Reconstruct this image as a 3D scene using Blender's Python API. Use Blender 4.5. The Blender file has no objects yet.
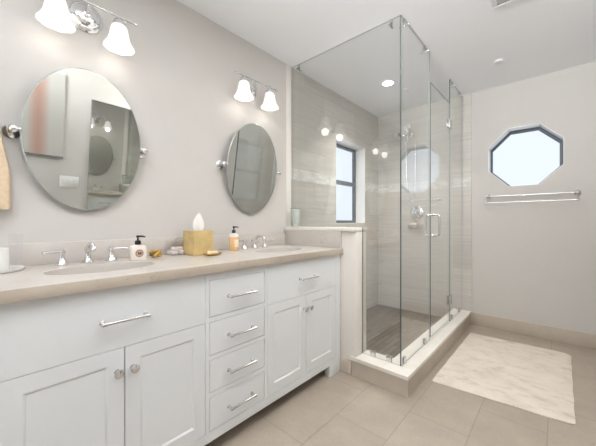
import bpy, bmesh, math, random
from mathutils import Vector, Matrix
random.seed(7)
sc = bpy.context.scene
col = sc.collection
PI = math.pi

# ------------------------------------------------------------------ camera
W_PX, H_PX, F_PX = 596.0, 446.0, 289.5
YAW = math.radians(41.85)
CAM_Z = 1.12
cd = bpy.data.cameras.new('camera')
cam = bpy.data.objects.new('camera', cd); col.objects.link(cam)
cam.location = (0, 0, CAM_Z)
cam.rotation_euler = (PI / 2, 0, YAW)
cd.sensor_fit = 'HORIZONTAL'; cd.sensor_width = 36.0
cd.lens = F_PX / W_PX * 36.0
cd.shift_y = (221.6 - 223.0) / W_PX
cd.clip_start = 0.02
sc.camera = cam

# ------------------------------------------------------------------ world, exposure, big lights
w = bpy.data.worlds.new('world'); sc.world = w; w.use_nodes = True
w.node_tree.nodes['Background'].inputs[0].default_value = (0.8, 0.87, 1, 1)
w.node_tree.nodes['Background'].inputs[1].default_value = 0.6
sc.view_settings.view_transform = 'Standard'
sc.view_settings.look = 'None'
sc.view_settings.gamma = 1.0
sc.view_settings.use_curve_mapping = False
sc.view_settings.exposure = 0.12
sc.cycles.max_bounces = 14
sc.cycles.transparent_max_bounces = 24
sc.cycles.glossy_bounces = 8

def area(name, loc, rot, sx, sy, power, color=(1, 1, 1), shape='RECTANGLE'):
    l = bpy.data.lights.new(name, 'AREA'); l.shape = shape; l.size = sx
    if shape == 'RECTANGLE': l.size_y = sy
    l.energy = power; l.color = color
    o = bpy.data.objects.new(name, l); col.objects.link(o)
    o.location = loc; o.rotation_euler = rot
    return o
CEIL = 2.525
area('rear_fill', (-0.55, -1.5, 1.3), (PI / 2, 0, 0), 1.9, 2.0, 9, (0.93, 0.97, 1.0))  # unseen fill added behind the camera; the back wall has no doorway
up = area('ceiling_fill', (-0.55, -0.75, 2.22), (math.radians(120), 0, math.radians(-14)), 0.8, 0.45, 50, (0.94, 0.975, 1.0))  # unseen fill added to lift the ceiling and the far end
up.data.spread = math.radians(96)

# ------------------------------------------------------------------ materials
def nmat(name):
    m = bpy.data.materials.new(name); m.use_nodes = True
    nt = m.node_tree
    return m, nt, nt.nodes['Principled BSDF'], nt.nodes['Material Output']
def rgb(h):  # sRGB 0-255 -> linear
    return tuple((c / 255 / 12.92 if c / 255 <= .04045 else ((c / 255 + .055) / 1.055) ** 2.4) for c in h) + (1,)
def N(nt, t, **kw):
    n = nt.nodes.new(t)
    for k, v in kw.items(): setattr(n, k, v)
    return n
def coords(nt, scale=(1, 1, 1), loc=(0, 0, 0)):
    tc = N(nt, 'ShaderNodeTexCoord'); mp = N(nt, 'ShaderNodeMapping')
    mp.inputs['Scale'].default_value = scale; mp.inputs['Location'].default_value = loc
    nt.links.new(tc.outputs['Object'], mp.inputs['Vector'])
    return mp.outputs['Vector']
def noise(nt, vec, scale, detail=4, rough=.55):
    n = N(nt, 'ShaderNodeTexNoise'); n.inputs['Scale'].default_value = scale
    n.inputs['Detail'].default_value = detail; n.inputs['Roughness'].default_value = rough
    nt.links.new(vec, n.inputs['Vector']); return n.outputs['Fac']
def ramp(nt, fac, stops):
    r = N(nt, 'ShaderNodeValToRGB'); e = r.color_ramp.elements
    while len(e) < len(stops): e.new(.5)
    for i, (p, c) in enumerate(stops): e[i].position = p; e[i].color = c
    nt.links.new(fac, r.inputs['Fac']); return r.outputs['Color']
def mixc(nt, fac, a, b, mode='MIX'):
    m = N(nt, 'ShaderNodeMix', data_type='RGBA', blend_type=mode)
    for k, v in ((0, fac), (6, a), (7, b)):
        if hasattr(v, 'links') or hasattr(v, 'is_linked'): nt.links.new(v, m.inputs[k])
        else: m.inputs[k].default_value = v
    return m.outputs[2]
def bump(nt, b, h, strength=.2, dist=.002):
    n = N(nt, 'ShaderNodeBump'); n.inputs['Strength'].default_value = strength
    n.inputs['Distance'].default_value = dist
    nt.links.new(h, n.inputs['Height']); nt.links.new(n.outputs['Normal'], b.inputs['Normal'])
def simple(name, c, rough=.5, metal=0, vary=.03, nscale=6, bmp=0, bscale=200, spec=.5):
    m, nt, b, o = nmat(name)
    v = coords(nt)
    f = noise(nt, v, nscale)
    lo = tuple(x * (1 - vary) for x in c[:3]) + (1,); hi = tuple(min(1, x * (1 + vary)) for x in c[:3]) + (1,)
    nt.links.new(ramp(nt, f, [(.3, lo), (.7, hi)]), b.inputs['Base Color'])
    b.inputs['Roughness'].default_value = rough; b.inputs['Metallic'].default_value = metal
    b.inputs['Specular IOR Level'].default_value = spec
    if bmp: bump(nt, b, noise(nt, v, bscale, 2), bmp, .001)
    return m
M = {}
M['paint'] = simple('wall_paint', rgb((201, 197, 192)), .75, vary=.01, bmp=.1, bscale=300, spec=.2)
M['ceil'] = simple('ceiling_paint', rgb((248, 249, 252)), .9, vary=.008, spec=.1)
M['white'] = simple('cabinet_white', rgb((220, 222, 223)), .38, vary=.008)
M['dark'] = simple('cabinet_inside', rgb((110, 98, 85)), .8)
M['chrome'] = simple('chrome', (.78, .78, .79, 1), .12, 1, vary=.02)
M['nickel'] = simple('satin_nickel', (.70, .70, .70, 1), .24, 1, vary=.02)
M['ceramic'] = simple('white_ceramic', rgb((232, 230, 228)), .15, vary=.01)
M['blackp'] = simple('black_plastic', rgb((22, 22, 24)), .35)
M['trimw'] = simple('white_trim', rgb((226, 220, 213)), .5, vary=.01)
M['frame'] = simple('window_frame_grey', rgb((86, 94, 103)), .45, vary=.03)
M['gold'] = simple('brushed_gold', rgb((218, 192, 136)), .42, .45, vary=.12, nscale=18)
M['golddark'] = simple('antique_gold', rgb((196, 160, 88)), .32, .8, vary=.2, nscale=40)
M['tissue'] = simple('tissue_paper', rgb((240, 238, 236)), .9, vary=.01)
M['creambottle'] = simple('cream_bottle', rgb((236, 228, 218)), .3, vary=.01)
M['soap'] = simple('cream_soap', rgb((235, 215, 180)), .4, vary=.04, nscale=30)
M['labeltan'] = simple('tan_label', rgb((196, 165, 145)), .6, vary=.05, nscale=60)
M['labelink'] = simple('label_ink', rgb((52, 44, 44)), .6)
M['towel'] = simple('beige_towel', rgb((208, 187, 160)), .95, vary=.08, nscale=60, bmp=.6, bscale=500, spec=.05)
M['acrylicfill'] = simple('white_soap', rgb((242, 234, 232)), .6, vary=.03, nscale=40)
M['plate'] = simple('switch_plate', rgb((232, 230, 226)), .4, vary=.01)
M['baseb'] = simple('tile_baseboard', rgb((186, 174, 160)), .45, vary=.05, nscale=7)

def m_amber():
    m, nt, b, o = nmat('peach_liquid')
    b.inputs['Base Color'].default_value = rgb((232, 190, 140)); b.inputs['Roughness'].default_value = .2
    v = coords(nt); nt.links.new(ramp(nt, noise(nt, v, 14), [(.3, rgb((238, 202, 158))), (.7, rgb((226, 178, 126)))]), b.inputs['Base Color'])
    return m
M['amber'] = m_amber()

def m_floor():
    m, nt, b, o = nmat('floor_tile')
    tc = N(nt, 'ShaderNodeTexCoord'); sp = N(nt, 'ShaderNodeSeparateXYZ'); cb = N(nt, 'ShaderNodeCombineXYZ')
    nt.links.new(tc.outputs['Object'], sp.inputs[0])
    ax = N(nt, 'ShaderNodeMath', operation='ADD'); ax.inputs[1].default_value = 10 * .61 - 1.10
    ay = N(nt, 'ShaderNodeMath', operation='ADD'); ay.inputs[1].default_value = 10 * .3055 + .955
    nt.links.new(sp.outputs['Y'], ax.inputs[0]); nt.links.new(sp.outputs['X'], ay.inputs[0])
    nt.links.new(ax.outputs[0], cb.inputs[0]); nt.links.new(ay.outputs[0], cb.inputs[1])
    br = N(nt, 'ShaderNodeTexBrick'); br.offset = .5; br.offset_frequency = 2
    br.inputs['Scale'].default_value = 1; br.inputs['Brick Width'].default_value = .61
    br.inputs['Row Height'].default_value = .3055; br.inputs['Mortar Size'].default_value = .0022
    br.inputs['Mortar Smooth'].default_value = .3; br.inputs['Bias'].default_value = 0
    br.inputs['Color1'].default_value = rgb((163, 151, 137)); br.inputs['Color2'].default_value = rgb((170, 158, 144))
    br.inputs['Mortar'].default_value = rgb((143, 132, 119))
    nt.links.new(cb.outputs[0], br.inputs['Vector'])
    v = coords(nt)
    f = ramp(nt, noise(nt, v, 5, 6, .6), [(.3, (.9, .9, .9, 1)), (.7, (1.06, 1.05, 1.04, 1))])
    f2 = ramp(nt, noise(nt, v, 60, 3), [(.3, (.95, .95, .95, 1)), (.7, (1.03, 1.03, 1.03, 1))])
    c = mixc(nt, 1.0, br.outputs['Color'], f, 'MULTIPLY'); c = mixc(nt, 1.0, c, f2, 'MULTIPLY')
    nt.links.new(c, b.inputs['Base Color']); b.inputs['Roughness'].default_value = .42
    inv = N(nt, 'ShaderNodeMath', operation='SUBTRACT'); inv.inputs[0].default_value = 1
    nt.links.new(br.outputs['Fac'], inv.inputs[1]); bump(nt, b, inv.outputs[0], .4, .002)
    return m
M['floor'] = m_floor()

def m_walltile():
    m, nt, b, o = nmat('shower_wall_tile')
    tc = N(nt, 'ShaderNodeTexCoord'); sp = N(nt, 'ShaderNodeSeparateXYZ'); cb = N(nt, 'ShaderNodeCombineXYZ')
    nt.links.new(tc.outputs['Object'], sp.inputs[0])
    ad = N(nt, 'ShaderNodeMath', operation='ADD'); nt.links.new(sp.outputs['X'], ad.inputs[0]); nt.links.new(sp.outputs['Y'], ad.inputs[1])
    a2 = N(nt, 'ShaderNodeMath', operation='ADD'); nt.links.new(ad.outputs[0], a2.inputs[0]); a2.inputs[1].default_value = 6.1
    nt.links.new(a2.outputs[0], cb.inputs[0])
    az = N(nt, 'ShaderNodeMath', operation='ADD'); nt.links.new(sp.outputs['Z'], az.inputs[0]); az.inputs[1].default_value = 3.0
    nt.links.new(az.outputs[0], cb.inputs[1])
    br = N(nt, 'ShaderNodeTexBrick'); br.offset = .5
    br.inputs['Scale'].default_value = 1; br.inputs['Brick Width'].default_value = .61
    br.inputs['Row Height'].default_value = .3; br.inputs['Mortar Size'].default_value = .0016
    br.inputs['Color1'].default_value = rgb((196, 191, 184)); br.inputs['Color2'].default_value = rgb((206, 202, 195))
    br.inputs['Mortar'].default_value = rgb((182, 176, 168))
    nt.links.new(cb.outputs[0], br.inputs['Vector'])
    v = coords(nt, (1.6, 1.6, 34))
    f = ramp(nt, noise(nt, v, 1.6, 6, .65), [(.28, (.83, .83, .84, 1)), (.5, (.96, .96, .96, 1)), (.75, (1.07, 1.06, 1.05, 1))])
    c = mixc(nt, 1.0, br.outputs['Color'], f, 'MULTIPLY')
    nt.links.new(c, b.inputs['Base Color']); b.inputs['Roughness'].default_value = .5
    return m
M['walltile'] = m_walltile()

def m_accent():
    m, nt, b, o = nmat('accent_mosaic')
    tc = N(nt, 'ShaderNodeTexCoord'); sp = N(nt, 'ShaderNodeSeparateXYZ'); cb = N(nt, 'ShaderNodeCombineXYZ')
    nt.links.new(tc.outputs['Object'], sp.inputs[0])
    ad = N(nt, 'ShaderNodeMath', operation='ADD'); nt.links.new(sp.outputs['X'], ad.inputs[0]); nt.links.new(sp.outputs['Y'], ad.inputs[1])
    nt.links.new(ad.outputs[0], cb.inputs[0]); nt.links.new(sp.outputs['Z'], cb.inputs[1])
    br = N(nt, 'ShaderNodeTexBrick'); br.inputs['Scale'].default_value = 1
    br.inputs['Brick Width'].default_value = .05; br.inputs['Row Height'].default_value = .026; br.inputs['Mortar Size'].default_value = .001
    br.inputs['Color1'].default_value = rgb((206, 204, 200)); br.inputs['Color2'].default_value = rgb((226, 224, 220)); br.inputs['Mortar'].default_value = rgb((196, 192, 186))
    nt.links.new(cb.outputs[0], br.inputs['Vector']); nt.links.new(br.outputs['Color'], b.inputs['Base Color'])
    b.inputs['Roughness'].default_value = .2
    return m
M['accent'] = m_accent()

def m_mosaicfloor():
    m, nt, b, o = nmat('shower_floor_mosaic')
    tc = N(nt, 'ShaderNodeTexCoord'); mp = N(nt, 'ShaderNodeMapping'); mp.inputs['Rotation'].default_value = (0, 0, PI / 2)
    nt.links.new(tc.outputs['Object'], mp.inputs['Vector'])
    br = N(nt, 'ShaderNodeTexBrick'); br.inputs['Scale'].default_value = 1; br.offset = .37
    br.inputs['Brick Width'].default_value = .30; br.inputs['Row Height'].default_value = .05; br.inputs['Mortar Size'].default_value = .0028
    br.inputs['Color1'].default_value = rgb((96, 89, 80)); br.inputs['Color2'].default_value = rgb((118, 110, 100)); br.inputs['Mortar'].default_value = rgb((68, 62, 55))
    nt.links.new(mp.outputs[0], br.inputs['Vector'])
    f = ramp(nt, noise(nt, coords(nt, (30, 2, 1)), 1, 4), [(.3, (.85, .85, .85, 1)), (.7, (1.1, 1.1, 1.1, 1))])
    nt.links.new(mixc(nt, 1.0, br.outputs['Color'], f, 'MULTIPLY'), b.inputs['Base Color']); b.inputs['Roughness'].default_value = .45
    return m
M['showerfloor'] = m_mosaicfloor()

def m_stone(name, base, vein, spk):
    m, nt, b, o = nmat(name)
    v = coords(nt)
    c = ramp(nt, noise(nt, v, 4, 6, .6), [(.3, vein), (.6, base)])
    s = ramp(nt, noise(nt, v, 70, 3, .7), [(.56, (0, 0, 0, 1)), (.64, (1, 1, 1, 1))])
    g = ramp(nt, noise(nt, v, 6, 2), [(.5, (0, 0, 0, 1)), (.68, (1, 1, 1, 1))])
    sg = mixc(nt, 1.0, s, g, 'MULTIPLY')
    bw = N(nt, 'ShaderNodeRGBToBW'); nt.links.new(sg, bw.inputs[0])
    nt.links.new(mixc(nt, bw.outputs[0], c, spk), b.inputs['Base Color'])
    b.inputs['Roughness'].default_value = .28
    return m
M['quartz'] = m_stone('cream_quartz', rgb((202, 196, 189)), rgb((192, 184, 176)), rgb((160, 146, 128)))
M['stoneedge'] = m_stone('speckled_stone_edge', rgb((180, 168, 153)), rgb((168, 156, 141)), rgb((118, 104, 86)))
M['marble'] = m_stone('white_marble', rgb((234, 229, 221)), rgb((222, 216, 206)), rgb((200, 194, 184)))

def m_rug():
    m, nt, b, o = nmat('mottled_rug')
    v = coords(nt, (1, 1.6, 1))
    n1 = noise(nt, v, 6, 8, .62)
    c = ramp(nt, n1, [(.30, rgb((202, 191, 180))), (.50, rgb((217, 205, 193))), (.70, rgb((222, 211, 199)))])
    n2 = noise(nt, coords(nt, (1.4, 3.2, 1)), 5, 7, .7)
    c2 = ramp(nt, n2, [(.34, rgb((222, 218, 212))), (.46, (1, 1, 1, 1))])
    nt.links.new(mixc(nt, .7, c, c2, 'MULTIPLY'), b.inputs['Base Color'])
    b.inputs['Roughness'].default_value = .95; b.inputs['Specular IOR Level'].default_value = .1
    bump(nt, b, noise(nt, coords(nt), 260, 3), .6, .003)
    return m
M['rug'] = m_rug()

def m_glass(name, tint=(.93, .955, .945, 1), rough=0.0, ior=1.5):
    m, nt, b, out = nmat(name); nt.nodes.remove(b)
    g = N(nt, 'ShaderNodeNewGeometry')
    mi = N(nt, 'ShaderNodeMix', data_type='FLOAT'); mi.inputs[2].default_value = ior; mi.inputs[3].default_value = 1 / ior
    nt.links.new(g.outputs['Backfacing'], mi.inputs[0])
    fr = N(nt, 'ShaderNodeFresnel'); nt.links.new(mi.outputs[0], fr.inputs['IOR'])
    t = N(nt, 'ShaderNodeBsdfTransparent'); t.inputs[0].default_value = tint
    gl = N(nt, 'ShaderNodeBsdfGlossy'); gl.inputs['Roughness'].default_value = rough; gl.inputs['Color'].default_value = (1, 1, 1, 1)
    mx = N(nt, 'ShaderNodeMixShader'); nt.links.new(fr.outputs[0], mx.inputs[0]); nt.links.new(t.outputs[0], mx.inputs[1]); nt.links.new(gl.outputs[0], mx.inputs[2])
    nt.links.new(mx.outputs[0], out.inputs['Surface'])
    return m
M['glass'] = m_glass('shower_glass', (.99, .996, .993, 1), ior=1.62)
M['clear'] = m_glass('clear_acrylic', (.98, .98, .98, 1))
M['tumbler'] = m_glass('tumbler_glass', (.985, .985, .99, 1), ior=1.35)
M['silicone'] = simple('clear_silicone', rgb((178, 182, 178)), .5)
M['edge_lit'] = simple('glass_edge_lit', rgb((150, 160, 155)), .3)  # same glass edge; brightness of sides facing away put into the colour
M['edge'] = simple('glass_edge_green', rgb((82, 92, 88)), .25, vary=.05)
def m_mirror():
    m, nt, b, out = nmat('mirror_silver')
    b.inputs['Base Color'].default_value = (.70, .715, .69, 1); b.inputs['Metallic'].default_value = 1; b.inputs['Roughness'].default_value = 0.0
    return m
M['mirror'] = m_mirror()
M['mirroredge'] = simple('mirror_bevel', (.42, .45, .43, 1), .3, .6)

def m_emit(name, c, s):
    m, nt, b, out = nmat(name); nt.nodes.remove(b)
    e = N(nt, 'ShaderNodeEmission'); e.inputs[0].default_value = c; e.inputs[1].default_value = s
    nt.links.new(e.outputs[0], out.inputs['Surface']); return m
M['daypane'] = m_emit('frosted_daylight_pane', (.79, .86, .95, 1), 1.05)
M['bulb'] = m_emit('lamp_bulb', (1, .96, .92, 1), 5)
M['downlight'] = m_emit('downlight_lens', (1, .97, .93, 1), 9)
def m_shade():
    m, nt, b, out = nmat('frosted_lamp_shade')
    b.inputs['Base Color'].default_value = (.9, .88, .86, 1); b.inputs['Roughness'].default_value = .35
    b.inputs['Emission Color'].default_value = (1, .955, .91, 1); b.inputs['Emission Strength'].default_value = .42
    t = N(nt, 'ShaderNodeBsdfTransparent'); mx = N(nt, 'ShaderNodeMixShader'); mx.inputs[0].default_value = .88
    nt.links.new(t.outputs[0], mx.inputs[1]); nt.links.new(b.outputs[0], mx.inputs[2]); nt.links.new(mx.outputs[0], out.inputs['Surface'])
    v = coords(nt); f = ramp(nt, noise(nt, v, 30, 4), [(.3, (.66, .65, .63, 1)), (.7, (.80, .785, .765, 1))]); nt.links.new(f, b.inputs['Base Color'])
    return m
M['shade'] = m_shade()
def m_picture():
    m, nt, b, out = nmat('blurred_painting')
    tc = N(nt, 'ShaderNodeTexCoord'); sp = N(nt, 'ShaderNodeSeparateXYZ'); nt.links.new(tc.outputs['Object'], sp.inputs[0])
    a = N(nt, 'ShaderNodeMath', operation='SUBTRACT'); a.inputs[1].default_value = PIC_Y; nt.links.new(sp.outputs['Y'], a.inputs[0])
    d = N(nt, 'ShaderNodeMath', operation='ABSOLUTE'); nt.links.new(a.outputs[0], d.inputs[0])
    c = ramp(nt, d.outputs[0], [(.0, rgb((172, 138, 124))), (.03, rgb((176, 148, 136))), (.09, rgb((186, 183, 177)))])
    nt.links.new(c, b.inputs['Base Color']); b.inputs['Roughness'].default_value = .8
    return m
PIC_Y = 0.02
M['picture'] = m_picture()
def m_vase():
    m, nt, b, out = nmat('frosted_vase_glass')
    v = coords(nt); f = ramp(nt, noise(nt, v, 22, 3), [(.3, rgb((196, 204, 198))), (.7, rgb((222, 226, 220)))])
    nt.links.new(f, b.inputs['Base Color']); b.inputs['Roughness'].default_value = .18
    t = N(nt, 'ShaderNodeBsdfTransparent'); t.inputs[0].default_value = (.75, .8, .77, 1); mx = N(nt, 'ShaderNodeMixShader'); mx.inputs[0].default_value = .7
    nt.links.new(t.outputs[0], mx.inputs[1]); nt.links.new(b.outputs[0], mx.inputs[2]); nt.links.new(mx.outputs[0], out.inputs['Surface'])
    return m
M['vase'] = m_vase()
M['vaserim'] = simple('dark_glass_rim', rgb((92, 100, 92)), .2)

# ------------------------------------------------------------------ mesh helpers (authored in world coordinates)
ORG = {}
class MB:
    def __init__(s): s.bm = bmesh.new()
    def box(s, x0, x1, y0, y1, z0, z1, bev=0, seg=2, mi=0):
        r = bmesh.ops.create_cube(s.bm, size=1); vs = r['verts']
        for v in vs: v.co = Vector(((x0 + x1) / 2 + v.co.x * (x1 - x0), (y0 + y1) / 2 + v.co.y * (y1 - y0), (z0 + z1) / 2 + v.co.z * (z1 - z0)))
        fs = set(f for v in vs for f in v.link_faces)
        for f in fs: f.material_index = mi
        if bev:
            es = list(set(e for v in vs for e in v.link_edges))
            bmesh.ops.bevel(s.bm, geom=es, offset=bev, segments=seg, affect='EDGES', profile=.5)
        return s
    def ring(s, pts): return [s.bm.verts.new(p) for p in pts]
    def bridge(s, a, b, mi=0):
        n = len(a)
        for i in range(n):
            f = s.bm.faces.new((a[i], a[(i + 1) % n], b[(i + 1) % n], b[i])); f.material_index = mi
    def cap(s, a, mi=0):
        f = s.bm.faces.new(a); f.material_index = mi; return f
    def tube(s, path, r, seg=12, caps=True, closed=False):
        path = [Vector(p) for p in path]; n = len(path)
        rs = r if isinstance(r, (list, tuple)) else [r] * n
        rings = []; up = None
        for i, p in enumerate(path):
            if closed: t = path[(i + 1) % n] - path[i - 1]
            else: t = path[min(i + 1, n - 1)] - path[max(i - 1, 0)]
            t.normalize()
            if up is None:
                up = Vector((0, 0, 1)) if abs(t.z) < .9 else Vector((1, 0, 0))
            a = t.cross(up).normalized(); b = a.cross(t).normalized(); up = b
            rings.append(s.ring([p + (a * math.cos(2 * PI * k / seg) + b * math.sin(2 * PI * k / seg)) * rs[i] for k in range(seg)]))
        for i in range(n - 1): s.bridge(rings[i], rings[i + 1])
        if closed:
            s.bridge(rings[-1], rings[0])
        elif caps:
            s.cap(rings[0][::-1]); s.cap(rings[-1])
        return s
    def lathe(s, prof, c=(0, 0, 0), axis=(0, 0, 1), seg=32, sx=1, sy=1, capb=True, capt=True, rib=0, nrib=0):
        """prof: list of (radius, height) along the axis"""
        ax = Vector(axis).normalized(); q = Vector((0, 0, 1)).rotation_difference(ax); c = Vector(c); rings = []
        for r, h in prof:
            pts = []
            for k in range(seg):
                a = 2 * PI * k / seg; rr = r * (1 + (rib * math.cos(nrib * a) if nrib else 0))
                pts.append(c + q @ Vector((rr * math.cos(a) * sx, rr * math.sin(a) * sy, h)))
            rings.append(s.ring(pts))
        for i in range(len(rings) - 1): s.bridge(rings[i], rings[i + 1])
        if capb: s.cap(rings[0][::-1])
        if capt: s.cap(rings[-1])
        return s
    def build(s, name, mat, parent=None, smooth=True, loc=None, ang=35):
        bm = s.bm
        bmesh.ops.remove_doubles(bm, verts=bm.verts, dist=1e-6)
        bmesh.ops.recalc_face_normals(bm, faces=bm.faces)
        org = Vector(ORG[parent.name]) if parent is not None else Vector(loc or (0, 0, 0))
        for v in bm.verts: v.co -= org
        if smooth:
            for f in bm.faces: f.smooth = True
            for e in bm.edges:
                if len(e.link_faces) == 2 and e.calc_face_angle(0) > math.radians(ang): e.smooth = False
        me = bpy.data.meshes.new(name); bm.to_mesh(me); bm.free()
        for m in (mat if isinstance(mat, list) else [mat]): me.materials.append(m)
        o = bpy.data.objects.new(name, me); col.objects.link(o)
        if parent is not None: o.parent = parent
        else: o.location = org
        ORG[o.name] = tuple(org)
        return o
def thing(name, loc, label, cat, group=None):
    o = bpy.data.objects.new(name, None); col.objects.link(o); o.location = loc; o.empty_display_size = .05
    ORG[o.name] = tuple(loc); return tag(o, label, cat, group)
def tag(o, label, cat, group=None, kind=None):
    o['label'] = label; o['category'] = cat
    if group: o['group'] = group
    if kind: o['kind'] = kind
    return o
def struct(o, label=None):
    o['kind'] = 'structure'
    if label: o['label'] = label
    return o
def copy_tree(o, parent=None):
    c = o.copy(); col.objects.link(c)
    if parent is not None: c.parent = parent
    for ch in list(o.children): copy_tree(ch, c)
    return c
def plate_hole(mb, rect, cen, pts_fn, angles, mp, w0, w1, inner=True, outer=True):
    u0, u1, v0, v1 = rect; cu, cv = cen
    A = list(angles) + [math.atan2(v - cv, u - cu) for u in (u0, u1) for v in (v0, v1)]
    A = sorted(set(round(a % (2 * PI), 6) for a in A))
    ho, ou = [], []
    for a in A:
        dx, dy = math.cos(a), math.sin(a); r = pts_fn(a); ho.append((cu + r * dx, cv + r * dy))
        tt = []
        if dx > 1e-9: tt.append((u1 - cu) / dx)
        if dx < -1e-9: tt.append((u0 - cu) / dx)
        if dy > 1e-9: tt.append((v1 - cv) / dy)
        if dy < -1e-9: tt.append((v0 - cv) / dy)
        t = min(tt); ou.append((cu + t * dx, cv + t * dy))
    h0 = mb.ring([mp(u, v, w0) for u, v in ho]); o0 = mb.ring([mp(u, v, w0) for u, v in ou])
    h1 = mb.ring([mp(u, v, w1) for u, v in ho]); o1 = mb.ring([mp(u, v, w1) for u, v in ou])
    mb.bridge(o0, h0); mb.bridge(h1, o1)
    if inner: mb.bridge(h0, h1)
    if outer: mb.bridge(o1, o0)

LX, FY, RX, BY = -1.8, 3.63, 0.45, -1.6     # left wall, far wall, right wall, back wall

# ------------------------------------------------------------------ room shell
struct(MB().box(LX - .2, RX + .2, BY - .2, FY + .25, -.1, 0).build('floor', M['floor']), 'beige rectangular floor tiles in a running bond')
struct(MB().box(LX - .2, RX + .2, BY - .2, FY + .25, CEIL, CEIL + .1).build('ceiling', M['ceil']), 'flat white ceiling')
# left wall: painted part and tiled shower part with a window opening
WY0, WY1, WZ0, WZ1 = 2.632, 3.272, 1.10, 2.04
struct(MB().box(LX - .2, LX, BY, 1.85, 0, CEIL).build('wall_left', M['paint']), 'pale warm white wall above the vanity')
mb = MB(); T = M['walltile']
mb.box(LX - .2, LX, 1.91, WY0, 0, CEIL); mb.box(LX - .2, LX, WY1, FY + .2, 0, CEIL)
mb.box(LX - .2, LX, WY0, WY1, 0, WZ0); mb.box(LX - .2, LX, WY0, WY1, WZ1, CEIL)
struct(mb.build('wall_shower', T, smooth=False), 'streaky grey-beige tiled shower wall with window')
struct(MB().box(LX - .2, LX + .004, 1.85, 1.91, 0, CEIL, bev=.002).build('trim_1', M['trimw']), 'white strip where paint meets shower tile')
# far wall
mb = MB()
OC = (-.25, 1.775); AP = .293
def octr(a, ap=AP):
    k = (a % (PI / 4)); k = min(k, PI / 4 - k) if False else ((a + PI / 8) % (PI / 4)) - PI / 8
    return ap / math.cos(k)
octA = [PI / 8 + k * PI / 4 for k in range(8)]
plate_hole(mb, (-.70, RX, 1.2, 2.4), OC, octr, octA, lambda u, v, w_: (u, w_, v), FY, FY + .24)
mb.box(-.70, RX, FY, FY + .24, 0, 1.2); mb.box(-.70, RX, FY, FY + .24, 2.4, CEIL)
struct(mb.build('wall_far', M['paint'], smooth=False), 'pale grey wall with the octagonal window')
struct(MB().box(LX, -.70, FY - .008, FY + .16, 0, CEIL).build('wall_shower_far', T, smooth=False), 'streaky grey-beige tiled end wall of the shower')
struct(MB().box(RX, RX + .15, BY, FY, 0, CEIL).build('wall_right', M['paint'], smooth=False))
struct(MB().box(LX, RX, BY - .15, BY, 0, CEIL).build('wall_back', M['paint'], smooth=False))
# accent strips
struct(MB().box(LX, LX + .003, 1.91, WY0, 1.5, 1.605).box(LX, LX + .003, WY1, FY - .008, 1.5, 1.605).build('trim_2', M['accent'], smooth=False), 'pale mosaic band across the shower side wall')
struct(MB().box(LX + .003, -.70, FY - .011, FY - .008, 1.5, 1.605).build('trim_3', M['accent'], smooth=False), 'pale mosaic band across the shower end wall')
# baseboards
def baseb(name, *b): struct(MB().box(*b, bev=.003).build(name, M['baseb']), 'beige tile baseboard')
baseb('baseboard_far', -.70, RX, FY - .012, FY, 0, .131)
baseb('baseboard_knee', -1.8, -1.12, 1.826, 1.84, 0, .106)
baseb('baseboard_right', RX - .012, RX, BY, .78, 0, .131)
# knee wall
KX = -1.085
struct(MB().box(LX, KX, 1.84, 1.99, 0, 1.047, bev=.004).build('wall_knee', M['trimw']), 'low knee wall between vanity and shower')
struct(MB().box(LX + .001, KX + .002, 1.822, 2.005, 1.047, 1.075, bev=.004).build('trim_4', M['marble']), 'marble cap on the knee wall')
struct(MB().box(LX + .001, KX - .002, 1.99, 1.998, .01, 1.047).build('wall_knee_tile', T, smooth=False), 'tiled inner face of the knee wall')
# shower floor + curb
GX = -.79; CXO = -.70; CXI = -.875
struct(MB().box(LX, CXI, 1.99, FY - .008, 0, .008).build('floor_shower', M['showerfloor'], smooth=False), 'grey-brown strip mosaic shower floor')
mb = MB().box(CXI + .005, CXO - .004, 1.832, FY - .008, 0, .116).box(KX, CXI + .005, 1.832, 2.0, 0, .116).box(-1.118, KX, 1.832, 1.84, 0, .116)
curb = struct(mb.build('trim_5', M['baseb'], smooth=False), 'beige tiled shower curb')
mb = MB()
cp = [(-1.122, 1.822), (CXO, 1.822), (CXO, FY - .009), (CXI, FY - .009), (CXI, 2.005), (KX + .001, 2.005), (KX + .001, 1.838), (-1.122, 1.838)]
a = mb.ring([(x, y, .116) for x, y in cp]); b_ = mb.ring([(x, y, .139) for x, y in cp]); mb.bridge(a, b_); mb.cap(a[::-1]); mb.cap(b_)
struct(mb.build('trim_6', M['marble'], smooth=False), 'white marble sill on top of the shower curb')

# shower window in the left wall
wr = struct(MB().box(LX - .199, LX - .165, WY0 + .0, WY1, WZ0, WZ1).build('window_1', M['daypane'], smooth=False), 'frosted window in the shower side wall')
mb = MB(); xf0, xf1 = LX - .165, LX - .13
fw = .035
mb.box(xf0, xf1, WY0, WY0 + fw, WZ0, WZ1); mb.box(xf0, xf1, WY1 - fw, WY1, WZ0, WZ1)
mb.box(xf0, xf1, WY0 + fw, WY1 - fw, WZ1 - fw, WZ1); mb.box(xf0, xf1, WY0 + fw, WY1 - fw, WZ0, WZ0 + fw)
mb.box(xf0, xf1 + .008, WY0 + fw, WY1 - fw, 1.565, 1.61)
fo = mb.build('window_frame', M['frame'], wr, smooth=False)
mb = MB(); t_ = .004
mb.box(LX - .13, LX - .0, WY0, WY0 + t_, WZ0, WZ1); mb.box(LX - .13, LX, WY1 - t_, WY1, WZ0, WZ1)
mb.box(LX - .13, LX, WY0 + t_, WY1 - t_, WZ1 - t_, WZ1); mb.box(LX - .13, LX, WY0 + t_, WY1 - t_, WZ0, WZ0 + t_)
mb.build('window_reveal', M['ceramic'], wr, smooth=False)
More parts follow.
